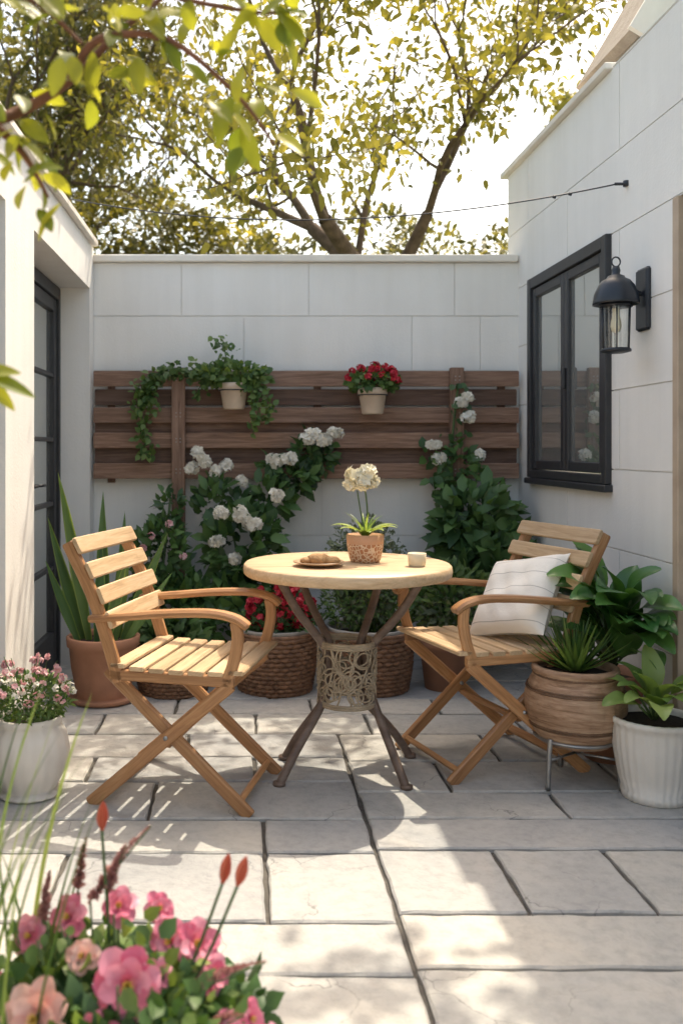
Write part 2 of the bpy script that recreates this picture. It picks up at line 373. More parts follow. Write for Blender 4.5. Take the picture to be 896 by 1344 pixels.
for a,b,j in [(3.7,3.98,[-.6,.05,.52,1.15]),(3.98,4.22,[-.3,.3,.86]),(4.22,4.55,[-.5,.12,.6,1.2]),(4.55,4.8,[-.85,-.2,.4,1.0]),(4.8,5.05,[-.5,.2,.8])]: row(-1.25,1.75,a,b,j)
pav.build('flagstone_patio',M_stone)

# ------------------------------------------------------------ walls
def subtract(rs,h):
    out=[]
    for (a,b,c,d) in rs:
        if h[0]>=b or h[1]<=a or h[2]>=d or h[3]<=c: out.append((a,b,c,d)); continue
        if h[0]>a: out.append((a,h[0],c,d))
        if h[1]<b: out.append((h[1],b,c,d))
        u0,u1=max(a,h[0]),min(b,h[1])
        if h[2]>c: out.append((u0,u1,c,h[2]))
        if h[3]<d: out.append((u0,u1,h[3],d))
    return out
def wallface(acc,f3,u0,u1,v0,v1,holes,rows,pw,thick,phase=0,gap=.0025,pt=.007,seams=None):
    rs=[(u0,u1,v0,v1)]
    for h in holes: rs=subtract(rs,h)
    for (a,b,c,d) in rs: acc.box(f3(a,c,-thick),f3(b,d,0))
    zs=[v0]+[r for r in rows if v0<r<v1]+[v1]
    for i,(za,zb) in enumerate(zip(zs[:-1],zs[1:])):
        if seams and i in seams: us=sorted(seams[i])
        else:
            st=u0+(phase+(i%2)*.5)*pw-pw; us=[]
            while st<u1: us.append(st); st+=pw
        us=[u0]+[u for u in us if u0+.05<u<u1-.05]+[u1]
        for a,b in zip(us[:-1],us[1:]):
            rr=[(a+gap if a>u0 else a,b-gap if b<u1 else b,za+gap,zb-gap if zb<v1 else zb)]
            for h in holes: rr=subtract(rr,h)
            for (p,q,r,s) in rr: acc.box(f3(p,r,0.0),f3(q,s,pt))

bw=grp('rendered_garden_wall')
a=Acc()
wallface(a,lambda u,v,w:(u,5.007-w,v),-1.3,1.5,0,2.17,[],[.08,.38,.68,.98,1.28,1.58,1.88],.69,.2,
   seams={7:[-.34,.354,1.15],6:[0,.917,1.29],0:[]})
a.build('wall_panels',M_wall,bw)
a=Acc(); a.cbox((-1.3,4.97,2.172),(1.49,5.24,2.212),.005); a.build('wall_coping',M_cap,bw)

rh=grp('white_stucco_house')
WY0,WY1,WZ0,WZ1=3.734,4.775,1.005,2.035
a=Acc()
wallface(a,lambda u,v,w:(1.507-w,u,v),-1.5,5.2,0,2.70,[(WY0,WY1,WZ0,WZ1),(2.2,3.18,0,2.025)],[.11,.43,.75,1.07,1.39,1.71,2.03,2.35],1.18,.22,phase=.37)
a.build('house_wall',M_wall,rh)
a=Acc(); a.cbox((1.47,3.73,2.702),(1.76,5.26,2.732),.004); a.build('wall_cap_flashing',M_cap,rh)
a=Acc(); a.cbox((1.497,-1.5,2.7022),(1.76,3.72,2.712),.003); a.build('wall_cap_near',M_wall,rh)
a=Acc(); a.box((1.62,2.2,0),(1.64,3.18,2.025)); a.build('doorway_back',M_glassd,rh)
a=Acc()
for (p,q) in (((1.58,3.13,0),(1.62,3.18,2.025)),((1.58,2.2,0),(1.62,2.25,2.025)),((1.58,2.251,1.97),(1.62,3.129,2.024)),((1.58,2.66,0),(1.62,2.72,1.969))): a.cbox(p,q,.003)
a.build('doorway_frame',M_frame,rh)
a=Acc(); a.cbox((1.488,3.14,.0),(1.575,3.181,2.024),.003); a.build('doorway_timber_jamb',simple('jamb_timber',(.5,.4,.3),(.42,.32,.23),8,.6),rh)
a=Acc(); fx0,fx1=1.475,1.56
e=.002
a.cbox((fx0,WY0+e,WZ0+e),(fx1,WY0+.05,WZ1-e),.003); a.cbox((fx0,WY1-.05,WZ0+e),(fx1,WY1-e,WZ1-e),.003)
a.cbox((fx0+.001,WY0+.0505,WZ1-.055),(fx1,WY1-.0505,WZ1-e),.003); a.cbox((fx0-.012,WY0-.012,WZ0-.03),(fx1,WY1+.012,WZ0-.0005),.004)
a.cbox((fx0+.001,WY0+.0505,WZ0+.001),(fx1,WY1-.0505,WZ0+.04),.003)
mid=(WY0+WY1)/2
for (s0,s1) in ((WY0+.056,mid-.003),(mid+.003,WY1-.056)):
    z0,z1=WZ0+.045,WZ1-.06; x0,x1=fx0+.012,fx0+.05; t=.045
    a.cbox((x0,s0,z0),(x1,s0+t,z1),.004); a.cbox((x0,s1-t,z0),(x1,s1,z1),.004)
    a.cbox((x0+.001,s0+t+.0005,z1-t),(x1,s1-t-.0005,z1),.004); a.cbox((x0+.001,s0+t+.0005,z0),(x1,s1-t-.0005,z0+t),.004)
a.cbox((fx0-.004,mid-.028,1.43),(fx0+.01,mid-.012,1.53),.003)
a.build('window_frame',M_frame,rh)
a=Acc(); a.box((fx0+.03,WY0+.06,WZ0+.05),(fx0+.036,WY1-.06,WZ1-.06)); a.build('window_glass',M_glass,rh)
a=Acc()
def gable(y0,y1,xe,ze,xr,zr,m=0):
    v=[(xe,y0,1.5),(xe,y0,ze),(xr,y0,zr),(xr+ (xr-xe),y0,ze),(xr+(xr-xe),y0,1.5)]; v+= [(x,y1,z) for x,_,z in v]
    a.add(v,[(0,4,3,2,1),(5,6,7,8,9),(0,1,6,5),(1,2,7,6),(2,3,8,7),(3,4,9,8)],m,False)
gable(3.85,4.35,1.72,3.0,2.94,5.05); a.build('gable_wall',M_cream,rh)
a=Acc()
dx,dz=1.22,2.05; ln=math.hypot(dx,dz); ux,uz=dx/ln,dz/ln; nx,nz=-uz,ux
def rk(y0,y1,o0,o1,s0=-.16):
    b0=(1.72+ux*s0,3.0+uz*s0); b1=(2.94,5.05)
    v=[]
    for y in (y0,y1):
        for (bx,bz) in (b0,b1):
            for o in (o0,o1): v.append((bx+nx*o,y,bz+nz*o))
    a.add(v,[(0,1,3,2),(4,6,7,5),(0,4,5,1),(2,3,7,6),(0,2,6,4),(1,5,7,3)],0,False)
rk(3.76,3.788,-.06,.06)
a.build('gable_rake_board',M_cap,rh)
a=Acc(); rk(3.79,4.4,.003,.05); a.build('gable_roof_tiles',simple('roof_tile',(.45,.38,.31),(.34,.28,.22),16,.8,.6,.02),rh)

lamp=grp('wall_lantern',(1.39,3.42,1.70))
a=Acc()
a.cbox((.092,-.05,-.105),(.115,.05,.128),.008)
a.tube(cat([(.095,0,.03),(.06,0,.05),(.03,0,.075),(0,0,.1)]),.009,10)
a.lathe([(.0,.135),(.012,.134),(.016,.12),(.014,.105),(.03,.098),(.034,.09),(.05,.082),(.066,.062),(.078,.03),(.083,.0),(.083,-.008),(.079,-.008),(.074,.028),(.06,.055),(0,.08)],seg=40)
a.tube([(0.016*math.cos(t),0,.152+.018*math.sin(t)) for t in np.linspace(0,2*math.pi,20)],.003,6)
a.lathe([(0,.0),(.05,.0),(.058,-.008),(.058,-.018),(0,-.02)],seg=32)
for k in range(6):
    t=2*math.pi*k/6+.2; a.tube([(.055*math.cos(t),.055*math.sin(t),-.015),(.05*math.cos(t),.05*math.sin(t),-.178)],.0026,6)
a.lathe([(0,-.172),(.05,-.172),(.054,-.176),(.054,-.184),(.03,-.19),(0,-.192)],seg=32)
a.build('lantern_body',M_frame2,lamp)
a=Acc(); a.lathe([(.046,-.018),(.043,-.172)],seg=32); a.build('lantern_glass',M_clear,lamp)
a=Acc(); a.lathe([(0,-.02),(.013,-.022),(.013,-.05),(.018,-.07),(.02,-.09),(.015,-.108),(0,-.115)],seg=20); a.build('lantern_bulb',simple('bulb',(.85,.75,.55),None,5,.2,.01),lamp)

lb=grp('garden_annex_building')
a=Acc()
wallface(a,lambda u,v,w:(-.827+w,u,v),-1.5,4.995,0,2.25,[(3.58,4.87,0,2.01),(1.7,3.15,0,2.01)],[],9,.15)
a.box((-1.3,-1.5,2.01),(-.978,4.99,2.25))
a.box((-1.3,4.871,0),(-.978,4.99,2.009))
a.box((-1.3,3.155,0),(-.978,3.575,2.009))
a.build('annex_wall',M_wall,lb)
a=Acc(); a.cbox((-1.3,-1.5,2.252),(-.79,4.968,2.285),.004); a.build('roof_edge_trim',M_cap,lb)
for nm,ya,yb in (('french_door',3.60,4.865),('french_door',1.72,3.145)):
    a=Acc(); gl=Acc(); X0,X1=-1.03,-.985
    zt=1.96
    a.cbox((X0-.01,ya,0),(X1+.012,ya+.04,2.005),.003); a.cbox((X0-.01,yb-.04,0),(X1+.012,yb,2.005),.003); a.cbox((X0-.01,ya+.0405,zt-.02),(X1+.012,yb-.0405,2.005),.003)
    m_=(ya+yb)/2
    for s0,s1 in ((ya+.043,m_-.002),(m_+.002,yb-.043)):
        t=.065
        a.cbox((X0,s0,.012),(X1,s0+t,zt-.024),.004); a.cbox((X0,s1-t,.012),(X1,s1,zt-.024),.004)
        a.cbox((X0,s0+t+.0005,zt-.024-t),(X1-.001,s1-t-.0005,zt-.024),.003); a.cbox((X0,s0+t+.0005,.012),(X1-.001,s1-t-.0005,.2),.003)
        for k in range(1,5):
            z=.2+(zt-.09-.2)*k/5; a.cbox((X0+.004,s0+t+.0005,z-.011),(X1-.004,s1-t-.0005,z+.011),.003)
        gl.box((X0+.018,s0+t*.6,.15),(X0+.024,s1-t*.6,zt-.06))
    for sg in (-1,1):
        a.tube([(X1-.002,m_+sg*.035,.98),(X1+.04,m_+sg*.035,.98),(X1+.042,m_+sg*.11,.98)],.007,8)
    a.build(nm+'_frame',M_frame,lb); gl.build(nm+'_glass',M_glassd,lb)

fe=grp('slatted_wood_screen')
for z in (1.531,1.335,1.199,1.035): plank('front_slat',[(-.808,4.925,z),(1.478,4.925,z)],.084,.018,M_fence,fe,side=(0,0,1))
for z in (1.433,1.267,1.117): plank('back_slat',[(-.806,4.96,z),(1.476,4.96,z)],.088,.016,M_fenceb,fe,side=(0,0,1))
for x in (-.349,1.137): plank('screen_post',[(x,4.893,0.0),(x,4.893,1.588)],.072,.04,M_fence,fe,side=(1,0,0))
for x in (-.72,.4,1.4): plank('rear_batten',[(x,4.985,.97),(x,4.985,1.57)],.04,.024,M_fenceb,fe,side=(1,0,0))
a=Acc()
for x in (-.36,-.338,1.126,1.148):
    for z in (1.54,1.52,1.345,1.325,1.208,1.19,1.045,1.025): a.cbox((x-.003,4.871,z-.003),(x+.003,4.874,z+.003),.001)
a.build('screw_heads',M_steel,fe)

# ------------------------------------------------------------ chairs
def chair(name,loc,rz):
    e=grp(name,loc,rz); W=.225
    for sg in (-1,1):
        y=sg*W
        plank('back_upright',[(-.185,y,.40),(-.215,y,.5),(-.275,y,.67),(-.365,y,.845)],.024,.042,M_teak,e,side=(0,1,0),ch=.005)
        plank('leg_front',[(-.235,y-sg*.027,.432),(.245,y-sg*.027,.0)],.022,.042,M_teak,e,side=(0,1,0),ch=.005)
        plank('leg_rear',[(.19,y+sg*.001,.415),(-.285,y+sg*.001,.0)],.022,.042,M_teak,e,side=(0,1,0),ch=.005)
        plank('armrest',[(-.285,y,.60),(-.17,y,.612),(0,y,.63),(.13,y,.635),(.205,y,.622),(.245,y,.598)],.05,.024,M_teak,e,side=(0,1,0),ch=.008)
        plank('arm_support',[(.205,y,.612),(.212,y,.56),(.2,y,.49),(.175,y,.42)],.024,.036,M_teak,e,side=(0,1,0),ch=.005)
        plank('seat_rail',[(-.215,y-sg*.0,.424),(.2,y-sg*.0,.424)],.024,.034,M_teak,e,side=(0,1,0),ch=.004)
    n=7
    for i in range(n):
        x=-.187+.395*i/(n-1)
        zz=.4505+ (.004 if i in (0,n-1) else 0)- .006*math.sin(math.pi*i/(n-1))
        plank('seat_slat',[(x,-W-.012,zz),(x,W+.012,zz)],.053,.016,M_slat,e,side=(1,0,0),ch=.004)
    for (x,z,t) in ((-.234,.60,.33),(-.263,.677,.4),(-.302,.757,.45),(-.345,.836,.48)):
        sd=Vector((-math.sin(t),0,math.cos(t)))
        plank('back_slat',[(x+.022*math.cos(t)*1,-W-.018,z),(x+.026-.012,0,z-.001),(x+.022*math.cos(t),W+.018,z)],.058,.015,M_slat,e,side=tuple(sd),ch=.004)
    plank('stretcher_front',[(.205,-W+.03,.036),(.205,W-.03,.036)],.03,.018,M_teak,e,side=(1,0,1))
    plank('stretcher_rear',[(-.24,-W+.012,.04),(-.24,W-.012,.04)],.03,.018,M_teak,e,side=(1,0,-1))
    plank('stretcher_mid',[(-.03,-W+.03,.2),(-.03,W-.03,.2)],.02,.02,M_teak,e,side=(1,0,0))
    a=Acc()
    for sg in (-1,1):
        a.tube([(-.022,sg*(W-.045),.235),(-.022,sg*(W+.018),.235)],.007,10)
        a.tube([(-.245,sg*(W-.02),.60),(-.245,sg*(W+.02),.60)],.005,10)
    a.build('pivot_bolts',M_steel,e)
    return e
ch1=chair('folding_wooden_chair',(-.165,3.12,0),R(-15))
ch2=chair('folding_wooden_chair',(.885,3.40,0),R(180+17))

def cushion():
    m,nt,b,o=newmat('cushion_fabric'); v=objco(nt)
    s=N(nt,'ShaderNodeSeparateXYZ'); nt.links.new(v,s.inputs[0])
    mu=N(nt,'ShaderNodeMath',operation='MULTIPLY'); mu.inputs[1].default_value=15; nt.links.new(s.outputs[0],mu.inputs[0])
    fr=N(nt,'ShaderNodeMath',operation='FRACT'); nt.links.new(mu.outputs[0],fr.inputs[0])
    lt=N(nt,'ShaderNodeMath',operation='LESS_THAN'); lt.inputs[1].default_value=.045; nt.links.new(fr.outputs[0],lt.inputs[0])
    c=mixc(nt,lt.outputs[0],(.84,.8,.73),(.5,.47,.43)); nt.links.new(c,b.inputs['Base Color']); b.inputs['Roughness'].default_value=.9
    wv=noise(nt,160,3,v); w5=noise(nt,7,3,v); ad=N(nt,'ShaderNodeMath',operation='ADD'); nt.links.new(w5,ad.inputs[0]); ad2=N(nt,'ShaderNodeMath',operation='MULTIPLY'); ad2.inputs[1].default_value=.1; nt.links.new(wv,ad2.inputs[0]); nt.links.new(ad2.outputs[0],ad.inputs[1])
    bump(nt,b,ad.outputs[0],.5,.015)
    a=Acc(); n=28; S=.175
    for sg in (1,-1):
        v=[];f=[]
        for i in range(n+1):
            for j in range(n+1):
                u=2*i/n-1; w=2*j/n-1
                k1=1-.09*(1-w*w) ; k2=1-.09*(1-u*u)
                th=.062*((1-u**4)*(1-w**4))**.55 + .006*math.sin(7*u+3*w)*(1-u*u)*(1-w*w)+.004*math.sin(11*w-5*u)*(1-u*u)*(1-w*w)
                v.append((S*u*k1,S*w*k2,sg*th))
        for i in range(n):
            for j in range(n):
                q=(i*(n+1)+j,(i+1)*(n+1)+j,(i+1)*(n+1)+j+1,i*(n+1)+j+1); f.append(q if sg>0 else q[::-1])
        a.add(v,f,0,True)
    return a.build('striped_cushion',m)
cu=cushion()
cu.matrix_world=Matrix.Translation((1.02,3.40,.605))@Matrix.Rotation(R(180+17+8),4,'Z')@Matrix.Rotation(R(52),4,'Y')@Matrix.Rotation(R(14),4,'Z')

# ------------------------------------------------------------ table
tb=grp('round_bistro_table',(.371,3.3,0))
a=Acc(); a.lathe([(0,.698),(.30,.698),(.365,.7),(.371,.706),(.373,.72),(.371,.735),(.365,.741),(.2,.742),(0,.742)],seg=96); a.build('table_top',M_top,tb)
a=Acc()
for (tx,ty,wx,wy,fx,fy) in ((-.25,-.10,-.07,-.03,-.25,-.17),(-.17,.2,-.05,.05,-.22,.10),(.25,-.12,.07,-.03,.18,-.2),(.16,.2,.05,.05,.25,.12)):
    pts=cat([(tx,ty,.705),(tx*.62+wx*.38,ty*.62+wy*.38,.58),(wx*1.15,wy*1.15,.44),(wx,wy,.34),(wx*1.35,wy*1.35,.24),(fx*.68+wx*.3,fy*.68+wy*.3,.1),(fx,fy,.0)],5)
    a.tube(pts,[.0155]*len(pts),10)
    a.lathe([(0,.0),(.022,.0),(.022,.012),(0,.014)],(fx,fy,0),14)
a.torus((0,0,.685),.2,.01)
a.build('table_legs',M_leg,tb)
a=Acc(); RR=.103
for z in (.455,.447,.246,.238,.462): a.torus((0,0,z),RR,.0055,48)
for k in range(80):
    c0=random.uniform(0,2*math.pi); zc=random.uniform(.275,.425); r=random.uniform(.018,.036); q=random.uniform(.7,1.3)
    pts=[]
    for t in np.linspace(0,2*math.pi,22):
        dxx=r*q*math.cos(t); z=min(.452,max(.243,zc+r*math.sin(t))); rr=RR+.003*math.sin(3*t+k)
        pts.append((rr*math.cos(c0+dxx/RR),rr*math.sin(c0+dxx/RR),z))
    a.tube(pts,.0034,6,0,False)
for k in range(20):
    c0=k*2*math.pi/20; a.tube([(RR*math.cos(c0+.35*math.sin(t*3+k)),RR*math.sin(c0+.35*math.sin(t*3+k)),.24+.215*t) for t in np.linspace(0,1,12)],.0034,6)
a.build('rattan_waist_band',M_rattan,tb)
pl=grp('plate_of_bread',(.262,3.2,.742))
a=Acc(); a.lathe([(0,.004),(.05,.004),(.06,.007),(.088,.014),(.09,.016),(.088,.0185),(.06,.011),(0,.0085)],seg=48); a.build('plate',simple('plate_ceramic',(.5,.33,.2),(.4,.26,.15),9,.4,.05),pl)
mb=simple('bread_crust',(.55,.34,.16),(.32,.17,.07),22,.8,.8,.008)
a=Acc()
for (x,y,r,h) in ((.0,0,.04,.034),(.045,-.015,.028,.026),(-.04,.01,.024,.02)):
    a.lathe([(0,0),(r*.8,0),(r,h*.35),(r*.92,h*.7),(r*.55,h*.97),(0,h*1.05)],(x,y,.009),20,0,lambda th,z:1+.08*math.sin(3*th)+.05*math.sin(5*th+1))
a.build('bread_rolls',mb,pl)
cp=grp('cup_candle',(.605,3.2,.742)); a=Acc(); a.lathe([(0,0),(.026,0),(.03,.004),(.0325,.045),(.0305,.046),(.028,.03),(0,.03)],seg=32); a.build('cup',simple('cup_cream',(.75,.66,.48),(.68,.58,.4),6,.5,.05),cp)
orc=grp('potted_orchid',(.44,3.32,.742))
a=Acc(); a.lathe([(0,0),(.05,0),(.056,.01),(.066,.06),(.068,.1),(.063,.101),(.06,.085),(0,.085)],seg=40)
m,nt,b,o=newmat('patterned_terracotta'); v=objco(nt); vo=N(nt,'ShaderNodeTexVoronoi',feature='DISTANCE_TO_EDGE'); vo.inputs['Scale'].default_value=70; nt.links.new(v,vo.inputs['Vector'])
sp=N(nt,'ShaderNodeSeparateXYZ'); nt.links.new(v,sp.inputs[0]); gt=N(nt,'ShaderNodeMath',operation='GREATER_THAN'); gt.inputs[1].default_value=.068; nt.links.new(sp.outputs[2],gt.inputs[0])
pc=ramp(nt,vo.outputs[0],[(.06,(.65,.5,.36)),(.14,(.38,.17,.08))]); nt.links.new(mixc(nt,gt.outputs[0],pc,(.55,.3,.17)),b.inputs['Base Color']); b.inputs['Roughness'].default_value=.7
bump(nt,b,vo.outputs[0],.5,.004)
a.build('orchid_pot',m,orc)
a=Acc()
for th,L in ((.2,.14),(2.9,.14),(4.2,.10),(5.3,.11),(1.3,.09),(3.6,.12),(6.0,.13),(4.8,.09)):
    blade(a,(0,0,.085),(math.cos(th),math.sin(th),.95),(-math.cos(th)*.6,-math.sin(th)*.6,1),L,.045,'oval',1.3,.25,10)
for k in range(8):
    th=k*.79; blade(a,(0,0,.09),(.5*math.cos(th),.5*math.sin(th),1),(-math.cos(th),-math.sin(th),.4),random.uniform(.08,.13),.014,'grass',.8,.3,8)
a.tube(cat([(0,0,.09),(.008,0,.17),(.0,-.01,.25),(-.015,-.015,.3)]),.003,6,1)
a.tube(cat([(0.01,0,.09),(-.012,0,.16),(-.03,-.01,.26)]),.0024,6,1)
for (x,y,z,r) in ((-.035,-.01,.315,.03),(.005,-.02,.325,.028),(-.015,-.025,.29,.028),(-.05,-.005,.285,.02),(.02,-.01,.295,.02)): florets(a,(x,y,z),(r,r*.9,r*.8),22,.022,2)
a.build('orchid_plant',[L_lime,M_stem,F_cream],orc)

# ------------------------------------------------------------ planters
def weave(acc,r0,r1,h,rows,nv=28,rt=None,bulge=.0):
    rt=rt or h/rows*.52
    for i in range(rows):
        z=h*(i+.5)/rows; t=z/h; r=r0+(r1-r0)*t+bulge*math.sin(math.pi*t); n=nv*4
        ph=(i%2)*math.pi
        pts=[((r+rt*.55*math.cos(nv*th+ph)*1.0)*math.cos(th),(r+rt*.55*math.cos(nv*th+ph))*math.sin(th),z+rt*.1*math.sin(5*th+i)) for th in np.linspace(0,2*math.pi,n+1)]
        acc.tube(pts,rt,5,0,False)
    for k in range(nv*2):
        th=math.pi*k/nv
        acc.tube([((r0+(r1-r0)*t+bulge*math.sin(math.pi*t))*math.cos(th),(r0+(r1-r0)*t+bulge*math.sin(math.pi*t))*math.sin(th),h*t) for t in np.linspace(0,1,5)],rt*.5,4,0,False)
    for dz_,dr in ((0,0),(.008,.004),(-.008,.004)): acc.torus((0,0,h+dz_),r1+dr,rt*.8,48)
    acc.torus((0,0,.006),r0,rt,48)
def basket(name,loc,r0,r1,h,rows=13):
    e=grp(name,loc); a=Acc(); weave(a,r0,r1,h,rows,bulge=.012); a.build('basket_weave',M_wick,e)
    a=Acc(); a.lathe([(r0*.95,0),(r1*.97,h-.02)],seg=32); a.lathe([(r1*.97,h-.03),(r1*.5,h-.015),(0,h-.012)],seg=24,m=1); a.build('basket_liner',[M_int,M_soil],e); return e
bk1=basket('wicker_basket_planter',(-.335,4.36,0),.15,.165,.2,11)
bk2=basket('wicker_basket_planter',(.15,4.40,0),.165,.185,.27)
bk3=basket('wicker_basket_planter',(.60,4.42,0),.18,.2,.27)
for b_,r in ((bk2,.178),(bk3,.195)):
    a=Acc(); a.lathe([(r,.25),(r+.003,.285),(r+.008,.297),(r+.004,.303),(r-.008,.297),(r-.012,.25)],seg=60,rfun=lambda th,z:1+.012*math.sin(9*th)+.01*math.sin(17*th)); a.build('liner_rim',simple('liner_grey',(.42,.4,.37),None,20,.9),b_)
a=Acc()
blob(a,(.02,0,.37),(.16,.14,.1),900,.035,0); blob(a,(.02,-.03,.33),(.19,.15,.07),500,.035,0)
for k in range(60):
    d=rdir(1)[0]; d[1]=-abs(d[1])*.8-.1; c=np.array((.02,-.02,.39))+d*np.array((.16,.15,.11)); c[2]=max(c[2],.33); florets(a,c,.014,7,.018,1)
a.build('red_flowering_plant',[L_dark,F_red],bk2)
a=Acc()
for k in range(26):
    th=random.uniform(0,6.28); rr=random.uniform(.02,.16); top=(rr*1.3*math.cos(th),rr*.9*math.sin(th)+.02,random.uniform(.5,.62)+.22*(1-rr/.16)+random.uniform(0,.1))
    a.tube([(rr*.4*math.cos(th),rr*.4*math.sin(th),.25),(rr*.9*math.cos(th),rr*.7*math.sin(th),.42),top],.003,5,1)
    vine(a,[(rr*.6*math.cos(th),rr*.5*math.sin(th),.34),(rr*.9*math.cos(th),rr*.7*math.sin(th),.45),top],80,.02,.03,0)
blob(a,(0,0,.4),(.24,.15,.13),1000,.03,2,wr=.4); blob(a,(-.02,0,.62),(.19,.12,.2),700,.026,0,wr=.4)
a.build('sage_shrub',[L_sage,M_stem,L_mid],bk3)
a=Acc()
blob(a,(0,0,.25),(.15,.1,.1),300,.06,0); a.build('small_leafy_plant',[L_dark],bk1)

def pot(name,loc,prof,mat,rf=None,soil=None,seg=64):
    e=grp(name,loc); a=Acc(); a.lathe(prof,seg=seg,rfun=rf); a.build('pot_body',mat,e)
    if soil: a=Acc(); a.lathe([(soil[0],soil[1]),(soil[0]*.5,soil[1]+.006),(0,soil[1]+.01)],seg=24); a.build('pot_soil',M_soil,e)
    return e
sn=pot('potted_snake_plant',(-.645,4.2,0),[(0,.0),(.13,.0),(.15,.006),(.155,.022),(.15,.024),(.118,.02),(.12,.03),(.145,.15),(.155,.25),(.165,.255),(.168,.295),(.158,.3),(.15,.285),(.148,.26)],M_terra,soil=(.148,.27))
a=Acc()
for (dx_,dy_,L,w,lx) in ((-.06,0,.80,.08,-.16),(.0,.03,.70,.075,-.02),(.05,-.02,.55,.075,.14),(.08,.02,.55,.065,.42),(-.02,-.06,.5,.065,.05),(-.09,.03,.6,.07,-.3),(.02,-.08,.42,.065,.24),(-.1,-.04,.42,.055,-.4),(.06,.07,.6,.07,.05),(.1,-.05,.4,.055,.65)):
    sd_=random.uniform(-.4,.4); bd_=random.uniform(-.25,.3); tw_=random.uniform(-.5,.5)
    blade(a,(dx_,dy_,.26),(lx,0,1),(sd_,-1,.1),L,w,'lance',bd_,.35,14,1,tw_)
    blade(a,(dx_,dy_-.0025,.26),(lx,0,1),(sd_,-1,.1),L*.985,w*.8,'lance',bd_,.35,14,0,tw_)
a.build('snake_leaves',[L_snake,L_lime],sn)
tp=pot('terracotta_pot_plant',(.965,4.42,0),[(0,0),(.09,0),(.115,.2),(.125,.2),(.128,.235),(.118,.24),(.112,.2)],M_terra,soil=(.112,.215))
a=Acc(); blob(a,(.03,0,.42),(.2,.14,.18),1300,.045,0,wr=.4); blob(a,(.02,-.04,.36),(.16,.12,.12),500,.04,1,wr=.4); a.build('bushy_plant',[L_mid,L_sage],tp)
ba=grp('barrel_planter',(1.147,3.17,0))
a=Acc(); a.lathe([(0,.135),(.1,.136),(.118,.14),(.135,.17),(.157,.215),(.170,.262),(.168,.305),(.152,.35),(.138,.375),(.142,.38),(.146,.392),(.142,.402),(.13,.404),(.124,.395),(.122,.37)],seg=144,rfun=lambda th,z:1-.012*max(0,math.cos(24*th))**10)
a.build('barrel_body',M_barrel,ba)
a=Acc()
for z,r,q in ((.2,.1505,.0035),(.208,.1545,.0035),(.325,.162,.0035),(.333,.1595,.0035),(.375,.139,.004)): a.torus((0,0,z),r,q,72)
a.build('barrel_hoops',M_hoop,ba)
a=Acc(); a.lathe([(.122,.375),(.06,.382),(0,.384)],seg=24); a.build('barrel_soil',M_soil,ba)
a=Acc(); a.torus((0,0,.16),.135,.006,48)
for th in (R(215),R(325),R(90)):
    c,s=math.cos(th),math.sin(th); a.tube(cat([(c*.135,s*.135,.17),(c*.142,s*.142,.12),(c*.15,s*.15,.0)]),.009,8)
    a.tube([(c*.145,s*.145,.1),(0,0,.1)],.005,6)
a.build('metal_stand',M_steel,ba)
a=Acc()
for k in range(60):
    th=k*2.4; t=k/60; el=1.4-1.05*t; L=random.uniform(.15,.22)
    d=(math.cos(th)*math.cos(el),math.sin(th)*math.cos(el),math.sin(el))
    blade(a,(.035*math.cos(th)*t,.035*math.sin(th)*t,.385),d,(-d[0],-d[1],1.2),L,.024,'grass',random.uniform(-.5,.1),.5,8,0)
a.build('spiky_aloe',L_mid,ba)
def rib(n,am): return lambda th,z: 1+am*abs(math.sin(n*th/2))
wp=pot('white_ribbed_pot_plant',(1.355,3.02,0),[(0,.0),(.08,0),(.1,.004),(.104,.03),(.1,.033),(.113,.08),(.128,.17),(.132,.23),(.134,.25),(.138,.253),(.139,.268),(.132,.272),(.125,.262),(.124,.24)],M_white,rib(30,.025),(.122,.25),120)
a=Acc()
for (dx_,dy_,dz_,L,w,b_) in ((-.6,-.5,.75,.2,.08,1.1),(-.15,-.8,.9,.2,.09,.9),(.35,-.5,1,.24,.1,.8),(-.9,.1,.9,.2,.075,1.0),(0,.1,1,.22,.085,.7),(-.4,.3,1.2,.2,.085,.9),(.6,-.2,.7,.2,.085,1),(-.3,-.3,1.3,.22,.09,.8),(.1,-.5,1.3,.22,.085,1.2),(-.7,-.3,.4,.2,.085,.9),(-.2,-.7,.4,.2,.085,1.1),(-.5,-.2,.9,.2,.085,1.1),(.1,-.8,.6,.2,.08,1.2)):
    st=Vector((dx_,dy_,dz_*1.7)).normalized()*random.uniform(.05,.11); b0=Vector((0,0,.25))
    a.tube([tuple(b0),tuple(b0+st)],.004,6,1)
    blade(a,tuple(b0+st),(dx_,dy_,dz_),(-dx_*.5,-dy_*.5-.3,1),L*.75,w,'oval',b_*1.4,.3,12,0,random.uniform(-.3,.3),.03)
a.build('lime_leaf_plant',[L_lime,M_stem],wp)
bp_=pot('broad_leaf_plant',(1.365,3.42,0),[(0,0),(.09,0),(.11,.2),(.122,.3),(.126,.32),(.118,.325),(.108,.28)],M_terra,soil=(.108,.29))
a=Acc()
for k in range(58):
    th=R(130)+R(190)*random.random(); t=(k%12)/12; el=1.15-.95*t+random.uniform(-.1,.1); d=Vector((math.cos(th)*math.cos(el),math.sin(th)*math.cos(el),math.sin(el)))
    if d.y>0: d.y*=.3
    if d.x>0: d.x*=.3
    b0=Vector((0,0,.3)); st=Vector((d.x*.1,d.y*.2-.03,random.uniform(.08,.34))); a.tube(cat([tuple(b0),tuple(b0+st*.5+Vector((0,0,.03))),tuple(b0+st)],3),.005,6,1)
    L=random.uniform(.18,.26); dd=Vector((d.x*.6,d.y,d.z))
    blade(a,tuple(b0+st),tuple(dd),(-d.x,-d.y-.7,.9),L,random.uniform(.1,.135),'oval',random.uniform(.8,1.5),.3,14,0,random.uniform(-.4,.4),.02)
